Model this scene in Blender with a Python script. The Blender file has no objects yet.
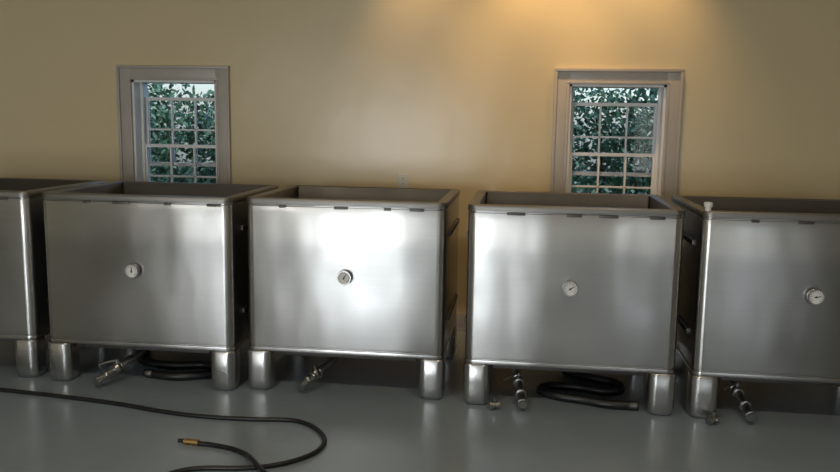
import bpy, bmesh, random
from math import sin, cos, pi, radians
from mathutils import Vector, Matrix
random.seed(4)
sc = bpy.context.scene
sc.view_settings.view_transform = 'Standard'
sc.view_settings.look = 'None'
sc.view_settings.exposure = 0.0
COL = sc.collection

# ------------------------------------------------------------ materials
def newmat(name):
    m = bpy.data.materials.new(name); m.use_nodes = True
    nt = m.node_tree
    return m, nt, nt.nodes['Principled BSDF']
def simple(name, col, rough=0.5, metal=0.0, var=0.06, scale=20, coat=0.0):
    m, nt, b = newmat(name)
    n = nt.nodes.new('ShaderNodeTexNoise'); n.inputs['Scale'].default_value = scale
    tc = nt.nodes.new('ShaderNodeTexCoord'); nt.links.new(tc.outputs['Object'], n.inputs['Vector'])
    r = nt.nodes.new('ShaderNodeValToRGB')
    r.color_ramp.elements[0].position = .3; r.color_ramp.elements[1].position = .7
    r.color_ramp.elements[0].color = (*[c*(1-var) for c in col], 1)
    r.color_ramp.elements[1].color = (*[min(1, c*(1+var)) for c in col], 1)
    nt.links.new(n.outputs['Fac'], r.inputs['Fac'])
    nt.links.new(r.outputs['Color'], b.inputs['Base Color'])
    b.inputs['Roughness'].default_value = rough
    b.inputs['Metallic'].default_value = metal
    b.inputs['Coat Weight'].default_value = coat
    return m

def steel(name, col, r0, r1, aniso=0.0, bump=0.25, arot=0.25, sharp=0.0):
    m, nt, b = newmat(name)
    N, L = nt.nodes, nt.links
    tc = N.new('ShaderNodeTexCoord')
    oi = N.new('ShaderNodeObjectInfo')
    add = N.new('ShaderNodeVectorMath'); add.operation = 'ADD'
    L.new(tc.outputs['Object'], add.inputs[0])
    mul = N.new('ShaderNodeMath'); mul.operation = 'MULTIPLY'; mul.inputs[1].default_value = 30
    L.new(oi.outputs['Random'], mul.inputs[0])
    L.new(mul.outputs[0], add.inputs[1])
    n1 = N.new('ShaderNodeTexNoise'); n1.inputs['Scale'].default_value = 2.6; n1.inputs['Detail'].default_value = 4
    L.new(add.outputs[0], n1.inputs['Vector'])
    mr = N.new('ShaderNodeMapRange'); mr.inputs['From Min'].default_value = .3; mr.inputs['From Max'].default_value = .7
    mr.inputs['To Min'].default_value = r0; mr.inputs['To Max'].default_value = r1
    L.new(n1.outputs['Fac'], mr.inputs['Value']); L.new(mr.outputs[0], b.inputs['Roughness'])
    mp = N.new('ShaderNodeMapping'); mp.inputs['Scale'].default_value = (2.0, 2.0, 260)
    L.new(add.outputs[0], mp.inputs['Vector'])
    n2 = N.new('ShaderNodeTexNoise'); n2.inputs['Scale'].default_value = 1.0; n2.inputs['Detail'].default_value = 3
    L.new(mp.outputs[0], n2.inputs['Vector'])
    mix = N.new('ShaderNodeMix'); mix.data_type = 'RGBA'
    mix.inputs['A'].default_value = (*[c*.93 for c in col], 1); mix.inputs['B'].default_value = (*[min(1, c*1.06) for c in col], 1)
    L.new(n2.outputs['Fac'], mix.inputs['Factor'])
    L.new(mix.outputs['Result'], b.inputs['Base Color'])
    b.inputs['Metallic'].default_value = 1
    b.inputs['Anisotropic'].default_value = aniso
    b.inputs['Anisotropic Rotation'].default_value = arot
    if aniso:
        tg = N.new('ShaderNodeTangent'); tg.direction_type = 'RADIAL'; tg.axis = 'Z'
        L.new(tg.outputs[0], b.inputs['Tangent'])
    n3 = N.new('ShaderNodeTexNoise'); n3.inputs['Scale'].default_value = 3.4; n3.inputs['Detail'].default_value = .8
    mp3 = N.new('ShaderNodeMapping'); mp3.inputs['Scale'].default_value = (1.3, 1.3, .55)
    L.new(add.outputs[0], mp3.inputs['Vector']); L.new(mp3.outputs[0], n3.inputs['Vector'])
    bp = N.new('ShaderNodeBump'); bp.inputs['Strength'].default_value = bump; bp.inputs['Distance'].default_value = .03
    L.new(n3.outputs['Fac'], bp.inputs['Height'])
    L.new(bp.outputs[0], b.inputs['Normal'])
    if sharp:
        g = N.new('ShaderNodeBsdfAnisotropic'); g.inputs['Roughness'].default_value = .17
        g.inputs['Anisotropy'].default_value = .5; g.inputs['Rotation'].default_value = arot
        L.new(mix.outputs['Result'], g.inputs['Color']); L.new(bp.outputs[0], g.inputs['Normal'])
        if aniso: L.new(tg.outputs[0], g.inputs['Tangent'])
        ms = N.new('ShaderNodeMixShader'); ms.inputs[0].default_value = sharp
        L.new(b.outputs[0], ms.inputs[1]); L.new(g.outputs[0], ms.inputs[2])
        L.new(ms.outputs[0], N['Material Output'].inputs['Surface'])
    return m

M_steel = steel('brushed_stainless', (.49, .488, .482), .30, .44, .64, .20, .25, .22)
M_steel_leg = steel('leg_stainless', (.55, .545, .54), .24, .36, 0, .04)
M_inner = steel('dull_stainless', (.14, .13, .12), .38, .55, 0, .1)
M_rim = steel('rim_stainless', (.25, .24, .225), .36, .5, 0, .03)
M_steel_dark = simple('aged_stainless', (.12, .115, .11), .5, 1.0, .15, 6)
M_chrome = simple('valve_steel', (.44, .44, .44), .32, 1.0)
M_bezel = simple('bezel_steel', (.5, .5, .5), .3, 1.0)
M_brass = simple('brass', (.62, .40, .16), .35, 1.0)
M_rubber = simple('black_rubber', (.010, .010, .011), .42)
M_dial = simple('dial_white', (.76, .76, .75), .5)
M_ink = simple('dial_ink', (.02, .02, .02), .5)
M_plastic = simple('white_plastic', (.75, .75, .73), .4)
M_trim = simple('trim_paint', (.46, .425, .385), .36, 0, .03, 5)
M_sash = simple('sash_paint', (.80, .81, .82), .4, 0, .03, 5)
M_ceil = simple('ceiling_paint', (.55, .49, .39), .7, 0, .03, 3)

M_wall, nt, b = newmat('cream_wall_paint')
N, L = nt.nodes, nt.links
tc = N.new('ShaderNodeTexCoord')
n = N.new('ShaderNodeTexNoise'); n.inputs['Scale'].default_value = .8; n.inputs['Detail'].default_value = 5
L.new(tc.outputs['Object'], n.inputs['Vector'])
r = N.new('ShaderNodeValToRGB')
r.color_ramp.elements[0].position = .3; r.color_ramp.elements[0].color = (.68, .57, .36, 1)
r.color_ramp.elements[1].position = .7; r.color_ramp.elements[1].color = (.72, .61, .39, 1)
L.new(n.outputs['Fac'], r.inputs['Fac']); L.new(r.outputs[0], b.inputs['Base Color'])
b.inputs['Roughness'].default_value = .25
n2 = N.new('ShaderNodeTexNoise'); n2.inputs['Scale'].default_value = 2.6; n2.inputs['Detail'].default_value = 2
L.new(tc.outputs['Object'], n2.inputs['Vector'])
bp = N.new('ShaderNodeBump'); bp.inputs['Strength'].default_value = .2; bp.inputs['Distance'].default_value = .02
L.new(n2.outputs['Fac'], bp.inputs['Height']); L.new(bp.outputs[0], b.inputs['Normal'])

M_floor, nt, b = newmat('sealed_concrete')
N, L = nt.nodes, nt.links
tc = N.new('ShaderNodeTexCoord')
n = N.new('ShaderNodeTexNoise'); n.inputs['Scale'].default_value = 1.3; n.inputs['Detail'].default_value = 8; n.inputs['Roughness'].default_value = .55
L.new(tc.outputs['Object'], n.inputs['Vector'])
r = N.new('ShaderNodeValToRGB')
r.color_ramp.elements[0].position = .3; r.color_ramp.elements[0].color = (.235, .285, .335, 1)
r.color_ramp.elements[1].position = .7; r.color_ramp.elements[1].color = (.27, .325, .375, 1)
L.new(n.outputs['Fac'], r.inputs['Fac'])
nf = N.new('ShaderNodeTexNoise'); nf.inputs['Scale'].default_value = 24; nf.inputs['Detail'].default_value = 3
L.new(tc.outputs['Object'], nf.inputs['Vector'])
rf = N.new('ShaderNodeValToRGB'); rf.color_ramp.elements[0].position = .69; rf.color_ramp.elements[1].position = .75
rf.color_ramp.elements[0].color = (0, 0, 0, 1); rf.color_ramp.elements[1].color = (.3, .3, .3, 1)
L.new(nf.outputs['Fac'], rf.inputs['Fac'])
mx = N.new('ShaderNodeMix'); mx.data_type = 'RGBA'
L.new(rf.outputs[0], mx.inputs['Factor']); L.new(r.outputs[0], mx.inputs['A']); mx.inputs['B'].default_value = (.17, .18, .19, 1)
L.new(mx.outputs['Result'], b.inputs['Base Color'])
mr = N.new('ShaderNodeMapRange'); mr.inputs['To Min'].default_value = .20; mr.inputs['To Max'].default_value = .30
L.new(n.outputs['Fac'], mr.inputs['Value']); L.new(mr.outputs[0], b.inputs['Roughness'])
bp = N.new('ShaderNodeBump'); bp.inputs['Strength'].default_value = .04; bp.inputs['Distance'].default_value = .01
L.new(nf.outputs['Fac'], bp.inputs['Height']); L.new(bp.outputs[0], b.inputs['Normal'])

M_glass, nt, b = newmat('window_glass')
b.inputs['Base Color'].default_value = (.96, .98, .99, 1); b.inputs['Roughness'].default_value = .01
b.inputs['IOR'].default_value = 1.2; b.inputs['Transmission Weight'].default_value = 1
M_leaf, nt, b = newmat('leaves')
N, L = nt.nodes, nt.links
g = N.new('ShaderNodeNewGeometry')
r = N.new('ShaderNodeValToRGB')
r.color_ramp.elements[0].color = (.06, .15, .09, 1); r.color_ramp.elements[1].color = (.36, .52, .42, 1)
e_ = r.color_ramp.elements.new(.55); e_.color = (.12, .27, .16, 1)
e_ = r.color_ramp.elements.new(.88); e_.color = (.22, .42, .27, 1)
L.new(g.outputs['Random Per Island'], r.inputs['Fac']); L.new(r.outputs[0], b.inputs['Base Color'])
b.inputs['Roughness'].default_value = .55
M_bark = simple('bark', (.10, .07, .05), .9, 0, .3, 30)
M_grass = simple('grass', (.05, .09, .03), .9, 0, .4, 8)

# ------------------------------------------------------------ helpers
def obj_from_bm(name, bm, mat, parent=None, smooth=True, ang=35):
    me = bpy.data.meshes.new(name); bm.normal_update(); bm.to_mesh(me); bm.free()
    o = bpy.data.objects.new(name, me); COL.objects.link(o)
    mats = mat if isinstance(mat, (list, tuple)) else [mat]
    for m in mats: me.materials.append(m)
    if smooth:
        me.shade_smooth()
        me.set_sharp_from_angle(angle=radians(ang))
    if parent: o.parent = parent
    return o
def empty(name, loc=(0, 0, 0)):
    e = bpy.data.objects.new(name, None); COL.objects.link(e); e.location = loc; e.empty_display_size = .1
    return e
def add_box(bm, x0, x1, y0, y1, z0, z1, bev=0.0, mi=0):
    r = bmesh.ops.create_cube(bm, size=1)
    for v in r['verts']:
        v.co = Vector(((x0+x1)/2+v.co.x*(x1-x0), (y0+y1)/2+v.co.y*(y1-y0), (z0+z1)/2+v.co.z*(z1-z0)))
    fs = set(f for v in r['verts'] for f in v.link_faces)
    for f in fs: f.material_index = mi
    if bev:
        es = list(set(e for v in r['verts'] for e in v.link_edges))
        rr = bmesh.ops.bevel(bm, geom=es, offset=bev, segments=2, affect='EDGES', profile=.6)
        for f in rr['faces']: f.material_index = mi
def rrect(x0, x1, y0, y1, r, seg=6):
    pts = []
    for cx, cy, a0 in ((x1-r, y1-r, 0), (x0+r, y1-r, pi/2), (x0+r, y0+r, pi), (x1-r, y0+r, 1.5*pi)):
        for i in range(seg+1):
            a = a0+pi/2*i/seg
            pts.append((cx+r*cos(a), cy+r*sin(a)))
    return pts
def loft(bm, rings, cap0=True, cap1=True, mi=0, mis=None):
    vr = [[bm.verts.new(p) for p in ring] for ring in rings]
    n = len(vr[0])
    for k, (a, b_) in enumerate(zip(vr[:-1], vr[1:])):
        for i in range(n):
            f = bm.faces.new((a[i], a[(i+1) % n], b_[(i+1) % n], b_[i])); f.material_index = mis[k] if mis else mi
    if cap0: bm.faces.new(list(reversed(vr[0]))).material_index = mis[0] if mis else mi
    if cap1: bm.faces.new(vr[-1]).material_index = mis[-1] if mis else mi
def lathe(bm, prof, origin, axis, seg=24, mi=0):
    q = Vector(axis).normalized().to_track_quat('Z', 'Y').to_matrix()
    o = Vector(origin); rings = []
    for r_, d in prof:
        rings.append([o+q@Vector((max(r_, .0003)*cos(2*pi*i/seg), max(r_, .0003)*sin(2*pi*i/seg), d)) for i in range(seg)])
    loft(bm, rings, True, True, mi)
def catmull(pts, n=10):
    pts = [Vector(p) for p in pts]; P = [pts[0]*2-pts[1]]+pts+[pts[-1]*2-pts[-2]]
    out = []
    for i in range(1, len(P)-2):
        a, b_, c, d = P[i-1:i+3]
        for k in range(n):
            t = k/n
            out.append(.5*((2*b_)+(c-a)*t+(2*a-5*b_+4*c-d)*t*t+(3*b_-a-3*c+d)*t**3))
    out.append(pts[-1]); return out
def tube(bm, pts, r, seg=12, mi=0, ribs=None):
    rings = []; nrm = None
    for i, p in enumerate(pts):
        t = (pts[min(i+1, len(pts)-1)]-pts[max(i-1, 0)]).normalized()
        if nrm is None:
            nrm = t.cross(Vector((0, 0, 1)))
            if nrm.length < .1: nrm = t.cross(Vector((1, 0, 0)))
        nrm = (nrm-t*nrm.dot(t)).normalized(); bn = t.cross(nrm)
        rr = r*(1+(.13 if (ribs and i % 2) else 0))
        rings.append([p+nrm*rr*cos(2*pi*k/seg)+bn*rr*sin(2*pi*k/seg) for k in range(seg)])
    loft(bm, rings, True, True, mi)
def resample(pts, step):
    out = [pts[0]]; acc = 0
    for a, b_ in zip(pts[:-1], pts[1:]):
        d = (b_-a).length
        while acc+d >= step:
            t = (step-acc)/d; a = a.lerp(b_, t); out.append(a); d = (b_-a).length; acc = 0
        acc += d
    return out

# ------------------------------------------------------------ camera
cam = bpy.data.cameras.new('camera'); camo = bpy.data.objects.new('camera', cam); COL.objects.link(camo)
cam.sensor_width = 36; cam.lens = 34.51
R = Matrix.Rotation(.1254, 3, 'Z')@Matrix.Rotation(pi/2-.1436, 3, 'X')@Matrix.Rotation(.0152, 3, 'Z')
camo.matrix_world = Matrix.Translation((0, -4.4356, 1.6))@R.to_4x4()
sc.camera = camo

# ------------------------------------------------------------ room
WY = 1.6; XL, XR = -8.5, 6.5; YF = -9.5; CH = 3.3
WX = [(-3.15, -2.245), (.207, 1.113)]
CAS = .11; WTOP = 1.9825; WBOT = .62
OP = [(a+CAS, b_-CAS) for a, b_ in WX]; OT = WTOP-CAS; OB = WBOT+CAS
T = .25
bm = bmesh.new()
xs = [XL-.2, OP[0][0], OP[0][1], OP[1][0], OP[1][1], XR+.2]
for i in (0, 2, 4): add_box(bm, xs[i], xs[i+1], WY, WY+T, 0, CH)
for a, b_ in OP:
    add_box(bm, a, b_, WY, WY+T, 0, OB); add_box(bm, a, b_, WY, WY+T, OT, CH)
obj_from_bm('wall_back', bm, M_wall, smooth=False)
bm = bmesh.new(); add_box(bm, XL-.2, XL, YF, WY, 0, CH); obj_from_bm('wall_left', bm, M_wall, smooth=False)
bm = bmesh.new(); add_box(bm, XR, XR+.2, YF, WY, 0, CH); obj_from_bm('wall_right', bm, M_wall, smooth=False)
bm = bmesh.new(); add_box(bm, XL-.2, XR+.2, YF-.2, WY+T, -.12, 0); obj_from_bm('floor', bm, M_floor, smooth=False)
bm = bmesh.new(); add_box(bm, XL-.2, XR+.2, YF-.2, WY+T, CH, CH+.12); obj_from_bm('ceiling', bm, M_ceil, smooth=False)
FO = [(-3.9, -1.3), (2.3, 3.3)]; FT = 2.0
bm = bmesh.new()
xx = [XL-.2, FO[0][0], FO[0][1], FO[1][0], FO[1][1], XR+.2]
for i in (0, 2, 4): add_box(bm, xx[i], xx[i+1], YF-.2, YF, 0, CH)
for a, b_ in FO: add_box(bm, a, b_, YF-.2, YF, FT, CH)
obj_from_bm('wall_front', bm, M_wall, smooth=False)
bm = bmesh.new()
add_box(bm, XL, XR, WY-.018, WY, 0, .13, .004); add_box(bm, XL, XR, WY-.028, WY-.018, 0, .02, .003)
obj_from_bm('baseboard_back', bm, M_trim)

for wi, ((a, b_), (o0, o1)) in enumerate(zip(WX, OP)):
    e = empty('window_%d' % (wi+1), ((a+b_)/2, WY, 0))
    def P(o): o.parent = e; o.matrix_parent_inverse = Matrix.Translation(-e.location); return o
    bm = bmesh.new()
    for (x0, x1, d) in ((a, o0, 1), (o1, b_, -1)):
        add_box(bm, x0, x1, WY-.018, WY, WBOT, WTOP, .003)
        xo = (x0, x0+.022) if d == 1 else (x1-.022, x1)
        add_box(bm, xo[0], xo[1], WY-.036, WY-.016, WBOT, WTOP-.022, .004)
        xi = (x1-.018, x1) if d == 1 else (x0, x0+.018)
        add_box(bm, xi[0], xi[1], WY-.026, WY-.016, WBOT, OT, .004)
    add_box(bm, o0-.001, o1+.001, WY-.018, WY, OT, WTOP, .003)
    add_box(bm, a, b_, WY-.036, WY-.016, WTOP-.022, WTOP, .004)
    add_box(bm, o0-.018, o1+.018, WY-.026, WY-.016, OT, OT+.018, .004)
    add_box(bm, a-.02, b_+.02, WY-.07, WY, OB-.03, OB, .006)
    add_box(bm, a, b_, WY-.02, WY, WBOT, OB-.03, .003)
    P(obj_from_bm('casing', bm, M_trim))
    bm = bmesh.new(); j = .018
    add_box(bm, o0, o0+j, WY, WY+T-.02, OB, OT); add_box(bm, o1-j, o1, WY, WY+T-.02, OB, OT)
    add_box(bm, o0, o1, WY, WY+T-.02, OT-j, OT); add_box(bm, o0, o1, WY, WY+T-.02, OB, OB+j)
    add_box(bm, o0+j, o0+j+.02, WY+.10, WY+.12, OB, OT); add_box(bm, o1-j-.02, o1-j, WY+.10, WY+.12, OB, OT)
    P(obj_from_bm('jamb', bm, M_sash, smooth=False))
    def sash(nm, z0, z1, yc, ms, st=.032):
        bm = bmesh.new(); x0, x1 = o0+j, o1-j
        add_box(bm, x0, x0+st, yc-.017, yc+.017, z0, z1, .003); add_box(bm, x1-st, x1, yc-.017, yc+.017, z0, z1, .003)
        add_box(bm, x0+st, x1-st, yc-.017, yc+.017, z1-.026, z1, .003); add_box(bm, x0+st, x1-st, yc-.017, yc+.017, z0, z0+.03, .003)
        for k in (1, 2):
            xm = x0+st+(x1-x0-2*st)*k/3; add_box(bm, xm-.007, xm+.007, yc-.012, yc+.012, z0+.03, z1-.026, .002)
        for zm in ms: add_box(bm, x0+st, x1-st, yc-.012, yc+.012, zm-.007, zm+.007, .002)
        P(obj_from_bm(nm, bm, M_sash))
        bm = bmesh.new(); add_box(bm, x0+st*.5, x1-st*.5, yc-.002, yc+.002, z0+.02, z1-.02)
        P(obj_from_bm(nm+'_glass', bm, M_glass, smooth=False))
    sash('upper_sash', 1.20, 1.745, WY+.175, (1.49,))
    sash('lower_sash', OB+.018, 1.375, WY+.135, (1.12,))

bm = bmesh.new(); ox = -.897
add_box(bm, ox-.036, ox+.036, WY-.007, WY, 1.137-.057, 1.137+.057, .003)
for dz in (-.02, .02):
    add_box(bm, ox-.016, ox+.016, WY-.010, WY-.006, 1.137+dz-.014, 1.137+dz+.014, .002)
    for dx in (-.0055, .0055): add_box(bm, ox+dx-.0015, ox+dx+.0015, WY-.0105, WY-.0095, 1.137+dz-.006, 1.137+dz+.006, 0, 1)
obj_from_bm('electrical_outlet', bm, [M_plastic, M_ink])

# ------------------------------------------------------------ tanks
H = 1.1427; HB = .238; DP = .952
tanks = [(-4.050, 1.150, -.028, 0, .69), (-2.803, 1.160, -.054, -.010, .704), (-1.575, 1.160, 0, .008, .703), (-.290, 1.158, -.042, -.010, .701), (.955, 1.19, -.049, -.005, .712)]
tips = {1: (-2.446, -.151), 2: (-1.247, -.034), 3: (.045, -.118), 4: (1.262, -.111)}
roots = {1: (-2.373, -.001), 2: (-1.172, .092), 3: (.013, .185), 4: (1.252, .218)}
for ti, (x0, W, y0, cx, cz) in enumerate(tanks):
    e = empty('stainless_steel_tank', (x0+W/2, y0+DP/2, 0))
    X0, X1, Y0, Y1 = -W/2, W/2, -DP/2, DP/2
    def ring(ins, z, r=.05):
        rr = max(r-ins, .012)
        return [(x, y, z) for x, y in rrect(X0+ins, X1-ins, Y0+ins, Y1-ins, rr)]
    bm = bmesh.new()
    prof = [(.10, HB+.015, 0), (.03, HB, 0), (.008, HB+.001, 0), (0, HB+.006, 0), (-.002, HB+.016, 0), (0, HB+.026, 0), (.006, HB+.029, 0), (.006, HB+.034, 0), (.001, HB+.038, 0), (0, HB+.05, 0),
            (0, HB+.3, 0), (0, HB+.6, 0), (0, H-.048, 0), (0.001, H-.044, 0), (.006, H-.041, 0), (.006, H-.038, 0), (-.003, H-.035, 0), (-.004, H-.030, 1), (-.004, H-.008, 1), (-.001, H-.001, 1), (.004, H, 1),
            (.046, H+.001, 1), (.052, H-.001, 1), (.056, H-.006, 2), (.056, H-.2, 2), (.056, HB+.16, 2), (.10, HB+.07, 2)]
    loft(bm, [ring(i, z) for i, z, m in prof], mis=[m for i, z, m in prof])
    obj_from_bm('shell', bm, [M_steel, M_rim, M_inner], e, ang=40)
    LW = .15
    for k, (lx, ly) in enumerate(((X0-.006, Y0-.012), (X1+.006-LW, Y0-.012), (X0-.006, Y1-.006-LW), (X1+.006-LW, Y1-.006-LW))):
        bm = bmesh.new()
        rg = [(.035, 0), (.018, .002), (.008, .012), (.003, .03), (.001, .07), (0, .14), (0, HB-.004), (.004, HB+.002), (.012, HB+.004)]
        loft(bm, [[(x, y, z) for x, y in rrect(lx+i, lx+LW-i, ly+i, ly+LW-i, max(.045-i*.5, .02))] for i, z in rg])
        obj_from_bm('leg_%d' % (k+1), bm, M_steel_leg, e)
    bm = bmesh.new()
    for c0 in (-.33, -.05, .22, .45):
        c1 = c0+random.uniform(-.05, .05)
        w = random.choice((.02, .04, .05))
        add_box(bm, c1-w, c1+w, Y0-.006, Y0+.004, H-.052, H-.038, .0015)
    for sx in (-1, 1):
        for z in (.45, .95):
            xa, xb = sorted((sx*(W/2-.002), sx*(W/2+.016)))
            add_box(bm, xa, xb, Y0+.16, Y1-.16, z-.015, z+.015, .005)
    add_box(bm, X0+.16, X1-.16, Y0+.05, Y0+.09, HB-.03, HB+.012, .004)
    add_box(bm, X0+.16, X1-.16, Y1-.09, Y1-.05, HB-.03, HB+.012, .004)
    obj_from_bm('rim_clips_and_stiffeners', bm, M_steel_dark, e)
    bm = bmesh.new()
    lathe(bm, [(.036, .0), (.036, .004), (.028, .006), (.016, .008), (.013, .03)], (cx, Y0+.001, cz), (0, -1, 0))
    lathe(bm, [(.030, .012), (.040, .014), (.043, .018), (.043, .034), (.041, .038), (.036, .038), (.035, .034)], (cx, Y0, cz), (0, -1, 0), 32)
    lathe(bm, [(.035, .030), (.035, .0350)], (cx, Y0, cz), (0, -1, 0), 32, 1)
    for k in range(12):
        a = radians(225-270*k/11); q = Vector((cos(a), 0, sin(a)))
        p = Vector((cx, Y0-.0355, cz))+q*.029
        lathe(bm, [(.0016, -.003), (.0016, .003)], p, q, 6, 2)
    a = radians(110-ti*25); q = Vector((cos(a), 0, sin(a)))
    lathe(bm, [(.0032, -.010), (.0018, .024)], Vector((cx, Y0-.0365, cz)), q, 6, 2)
    lathe(bm, [(.005, .035), (.005, .038)], (cx, Y0, cz), (0, -1, 0), 12, 2)
    obj_from_bm('dial_thermometer', bm, [M_bezel, M_dial, M_ink], e)
    if ti:
        lo = Vector((x0+W/2, y0+DP/2, 0))
        pt = Vector((*tips[ti], .045))-lo; pr = Vector((*roots[ti], .10))-lo
        d = (pt-pr); u = d.normalized(); pr = pr-u*.03; Ln = (pt-pr).length
        bm = bmesh.new()
        back = pr-u*.12
        path = catmull([Vector((back.x, back.y+.15, HB+.02)), Vector((back.x, back.y+.12, HB-.02)), back, pr, pt], 8)
        tube(bm, path, .023, 16)
        def coll(s, prof): lathe(bm, prof, pr+u*s*Ln, u, 22)
        coll(.10, [(.022, 0), (.031, .002), (.031, .010), (.027, .012), (.030, .020), (.034, .032), (.030, .044), (.027, .052), (.031, .054), (.031, .062), (.022, .064)])
        coll(.62, [(.022, 0), (.030, .003), (.032, .008), (.030, .013), (.022, .016)])
        coll(.90, [(.022, 0), (.027, .001), (.028, .018), (.022, .020)])
        m = pr+u*(.10*Ln+.032)
        lathe(bm, [(.010, 0), (.010, .044), (.013, .045), (.013, .051)], m, (0, 0, 1), 12)
        side = Vector((u.y, -u.x, 0)).normalized()
        hp = m+Vector((0, 0, .047)); sgn = -1 if ti == 2 else 1
        hd = (u*.5+side*.8*sgn).normalized()
        tube(bm, catmull([hp-hd*.012, hp+hd*.02, hp+hd*.06+Vector((0, 0, -.004)), hp+hd*.11+Vector((0, 0, -.012))], 5), .0075, 8)
        obj_from_bm('drain_valve', bm, M_chrome, e)
    if ti == 4:
        bm = bmesh.new()
        lathe(bm, [(.016, 0), (.016, .02), (.022, .021), (.024, .04), (.020, .046), (.006, .048)], (X0+.03, Y0+.035, H), (0, 0, 1), 18)
        obj_from_bm('white_cap', bm, M_plastic, e)

for (px_, py_) in ((-.115, -.095), (1.057, -.125)):
    fe = empty('pipe_fitting', (px_, py_, 0)); bm = bmesh.new(); p = Vector((0, 0, .0265))
    lathe(bm, [(.018, -.03), (.026, -.029), (.026, -.012), (.017, -.010), (.017, .012), (.023, .013), (.023, .028), (.014, .029)], p, (1, .35, 0), 18)
    lathe(bm, [(.008, .0), (.008, .045), (.012, .046), (.012, .052)], p, (.1, -.2, 1), 10)
    obj_from_bm('tee_body', bm, M_chrome, fe)

# ------------------------------------------------------------ hoses
HR = .0115
h1 = [(-3.385, -.232), (-2.969, -.278), (-2.57, -.322), (-2.175, -.387), (-1.911, -.452), (-1.67, -.487), (-1.394, -.485), (-1.181, -.463), (-1.059, -.515), (-.967, -.623), (-.929, -.733), (-.947, -.858), (-1.02, -.962), (-1.118, -1.034), (-1.237, -1.075), (-1.393, -1.1), (-1.492, -1.148), (-1.574, -1.274), (-1.62, -1.452)]
h2 = [(-1.541, -.836), (-1.446, -.845), (-1.338, -.877), (-1.257, -.935), (-1.200, -1.016), (-1.117, -1.121), (-.970, -1.258)]
he = empty('garden_hose', (-2, -.6, 0)); inv = Matrix.Translation((2, .6, 0))
bm = bmesh.new()
tube(bm, catmull([(x, y, HR) for x, y in h1], 10), HR, 12)
pts = [Vector((x, y, HR)) for x, y in h2]
for i, dz in ((3, .006), (4, .022), (5, .020), (6, .004)): pts[i].z += dz
tube(bm, catmull(pts, 10), HR, 12)
dr = (pts[0]-pts[1]).normalized()
lathe(bm, [(HR, -.01), (.0145, -.008), (.0145, .03), (.012, .031), (.012, .045), (.016, .046), (.016, .066), (.010, .068)], pts[0]+Vector((0, 0, .004)), dr, 16, 1)
lathe(bm, [(.010, .068), (.011, .075), (.009, .09), (.010, .10)], pts[0]+Vector((0, 0, .004)), dr, 16, 2)
o = obj_from_bm('hose_tube', bm, [M_rubber, M_brass, M_rubber], he); o.matrix_parent_inverse = inv

def loose(name, pts, r):
    bm = bmesh.new()
    cp = resample(catmull(pts, 12), .009)
    tube(bm, cp, r, 12, 0, True)
    d = (cp[0]-cp[3]).normalized()
    lathe(bm, [(r*.9, -.03), (r*1.15, -.028), (r*1.15, .01), (r*1.17, .012), (r*1.17, .028), (r, .03)], cp[0], d, 16, 1)
    return obj_from_bm(name, bm, [M_rubber, M_steel_dark], smooth=True, ang=80)
z = .027
loose('corrugated_hose', [(-2.24, .11, z), (-2.10, .08, z), (-1.98, .10, z), (-1.87, .17, z), (-1.86, .27, z), (-1.98, .33, z), (-2.15, .29, z), (-2.32, .31, z), (-2.45, .42, z), (-2.50, .62, z)], .024)
loose('corrugated_hose', [(.66, .03, z), (.52, .03, z), (.38, .08, z), (.24, .12, z), (.15, .20, z), (.20, .29, z), (.36, .30, z), (.52, .25, z), (.62, .30, z), (.60, .42, z), (.45, .50, z), (.30, .62, z)], .024)

# ------------------------------------------------------------ outside
bm = bmesh.new(); add_box(bm, -20, 20, WY+T+.3, 25, -.45, -.30); obj_from_bm('lawn', bm, M_grass, smooth=False)
def foliage(name, boxes, n, s0, s1):
    bm = bmesh.new()
    for i in range(n):
        bx = random.choice(boxes)
        while True:
            q = Vector([random.uniform(-1, 1) for _ in range(3)])
            if q.length < 1: break
        c = Vector((bx[0]+q.x*bx[3], bx[1]+q.y*bx[4], bx[2]+q.z*bx[5]))
        s = random.uniform(s0, s1)
        rot = Matrix.Rotation(random.uniform(0, 6.28), 3, 'Z')@Matrix.Rotation(random.uniform(-1.2, 1.2), 3, 'X')@Matrix.Rotation(random.uniform(0, 6.28), 3, 'Y')
        vs = [bm.verts.new(c+rot@Vector(p)) for p in ((-s, 0, 0), (-s*.3, s*.42, .1*s), (s*.5, s*.34, .1*s), (s, 0, 0), (s*.5, -s*.34, .1*s), (-s*.3, -s*.42, .1*s))]
        bm.faces.new(vs)
    for bx in boxes:
        tube(bm, [Vector((bx[0], bx[1], -.29)), Vector((bx[0]+.1, bx[1], bx[2]*.6)), Vector((bx[0], bx[1]+.1, bx[2]))], .012, 8, 1)
    return obj_from_bm(name, bm, [M_leaf, M_bark], smooth=False)
for cx in (-4.2, .95):
    bxs = []
    for k in range(6):
        for zz in (.65, 1.15, 1.6):
            rr = .5
            bxs.append((cx-1.1+2.2*k/5+random.uniform(-.15, .15), 4.2+random.uniform(-.3, .5), zz+random.uniform(-.14, .14), rr, rr, rr))
    foliage('leafy_shrub', bxs, 15000, .022, .05)

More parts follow.
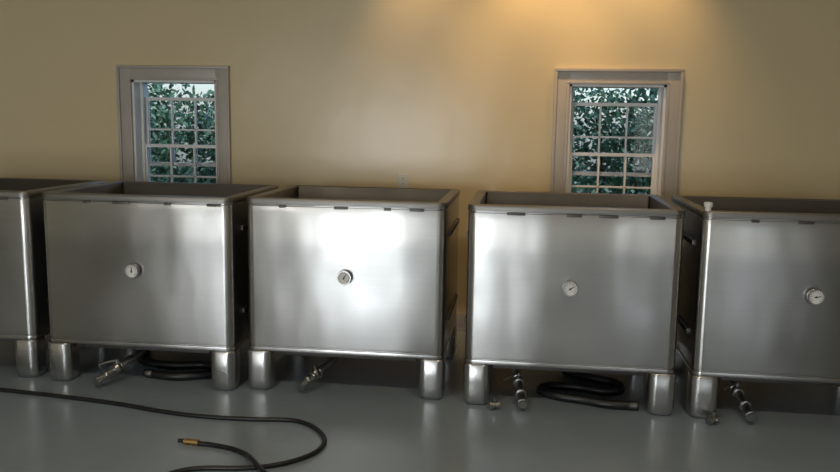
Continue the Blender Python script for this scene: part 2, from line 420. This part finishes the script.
# ------------------------------------------------------------ lights
w = bpy.data.worlds.new('sky'); sc.world = w; w.use_nodes = True
nt = w.node_tree; bg = nt.nodes['Background']
sk = nt.nodes.new('ShaderNodeTexSky'); sk.sky_type = 'NISHITA'; sk.sun_disc = False; sk.sun_elevation = radians(40); sk.sun_rotation = radians(200)
tint = nt.nodes.new('ShaderNodeMix'); tint.data_type = 'RGBA'; tint.blend_type = 'MULTIPLY'; tint.inputs['Factor'].default_value = 1
tint.inputs['B'].default_value = (.82, .92, 1.12, 1)
nt.links.new(sk.outputs[0], tint.inputs['A'])
nt.links.new(tint.outputs['Result'], bg.inputs[0]); bg.inputs[1].default_value = .17
sl = bpy.data.lights.new('sun', 'SUN'); sl.energy = 1.6; sl.color = (.94, .98, 1.0); sl.angle = radians(2)
so = bpy.data.objects.new('sun', sl); COL.objects.link(so)
so.rotation_euler = Vector((-1, .45, -.8)).to_track_quat('-Z', 'Y').to_euler()

def area(name, loc, size, energy, col, rot=(0, 0, 0), shape='RECTANGLE'):
    l = bpy.data.lights.new(name, 'AREA'); l.shape = shape; l.size = size[0]
    if shape == 'RECTANGLE': l.size_y = size[1]
    l.energy = energy; l.color = col
    o = bpy.data.objects.new(name, l); COL.objects.link(o); o.location = loc; o.rotation_euler = rot
    return o
area('daylight_garage_door', (-2.6, YF+.02, 1.0), (2.6, 2.0), 165, (.92, .97, 1.0), (radians(90), 0, 0))
area('daylight_side_door', (2.8, YF+.02, 1.0), (1.0, 2.0), 16, (.92, .97, 1.0), (radians(90), 0, 0))
area('daylight_transom', (-5.14, YF+.02, 2.29), (.3, .3), 17, (1, .97, .92), (radians(90), 0, 0))
LP = [(-1.7, -2.3), (1.0, -2.3)]
for i, (lx, ly) in enumerate(LP):
    e = empty('ceiling_lamp', (lx, ly, CH))
    bm = bmesh.new(); lathe(bm, [(.17, 0), (.18, .02), (.17, .05), (.165, .05), (.16, .03)], (0, 0, 0), (0, 0, -1), 32)
    obj_from_bm('housing', bm, M_plastic, e)
    o = area('bulb', (0, 0, -.06), (.3, .3), 20, (1, .84, .60), (0, 0, 0), 'DISK'); o.parent = e
for (lx, en, ang) in ((-.74, 36, 62), (.06, 84, 70), (.78, 60, 72)):
    e = empty('recessed_downlight', (lx, WY-.42, CH))
    bm = bmesh.new(); lathe(bm, [(.07, 0), (.085, .002), (.085, .008), (.065, .012), (.06, .004)], (0, 0, 0), (0, 0, -1), 28)
    obj_from_bm('trim_ring', bm, M_plastic, e)
    l = bpy.data.lights.new('downlight_bulb', 'SPOT'); l.energy = en; l.color = (1, .62, .28); l.spot_size = radians(ang); l.spot_blend = 1.0; l.shadow_soft_size = .04
    o = bpy.data.objects.new('downlight_bulb', l); COL.objects.link(o); o.parent = e; o.location = (0, 0, -.02); o.rotation_euler = (radians(22), 0, 0)
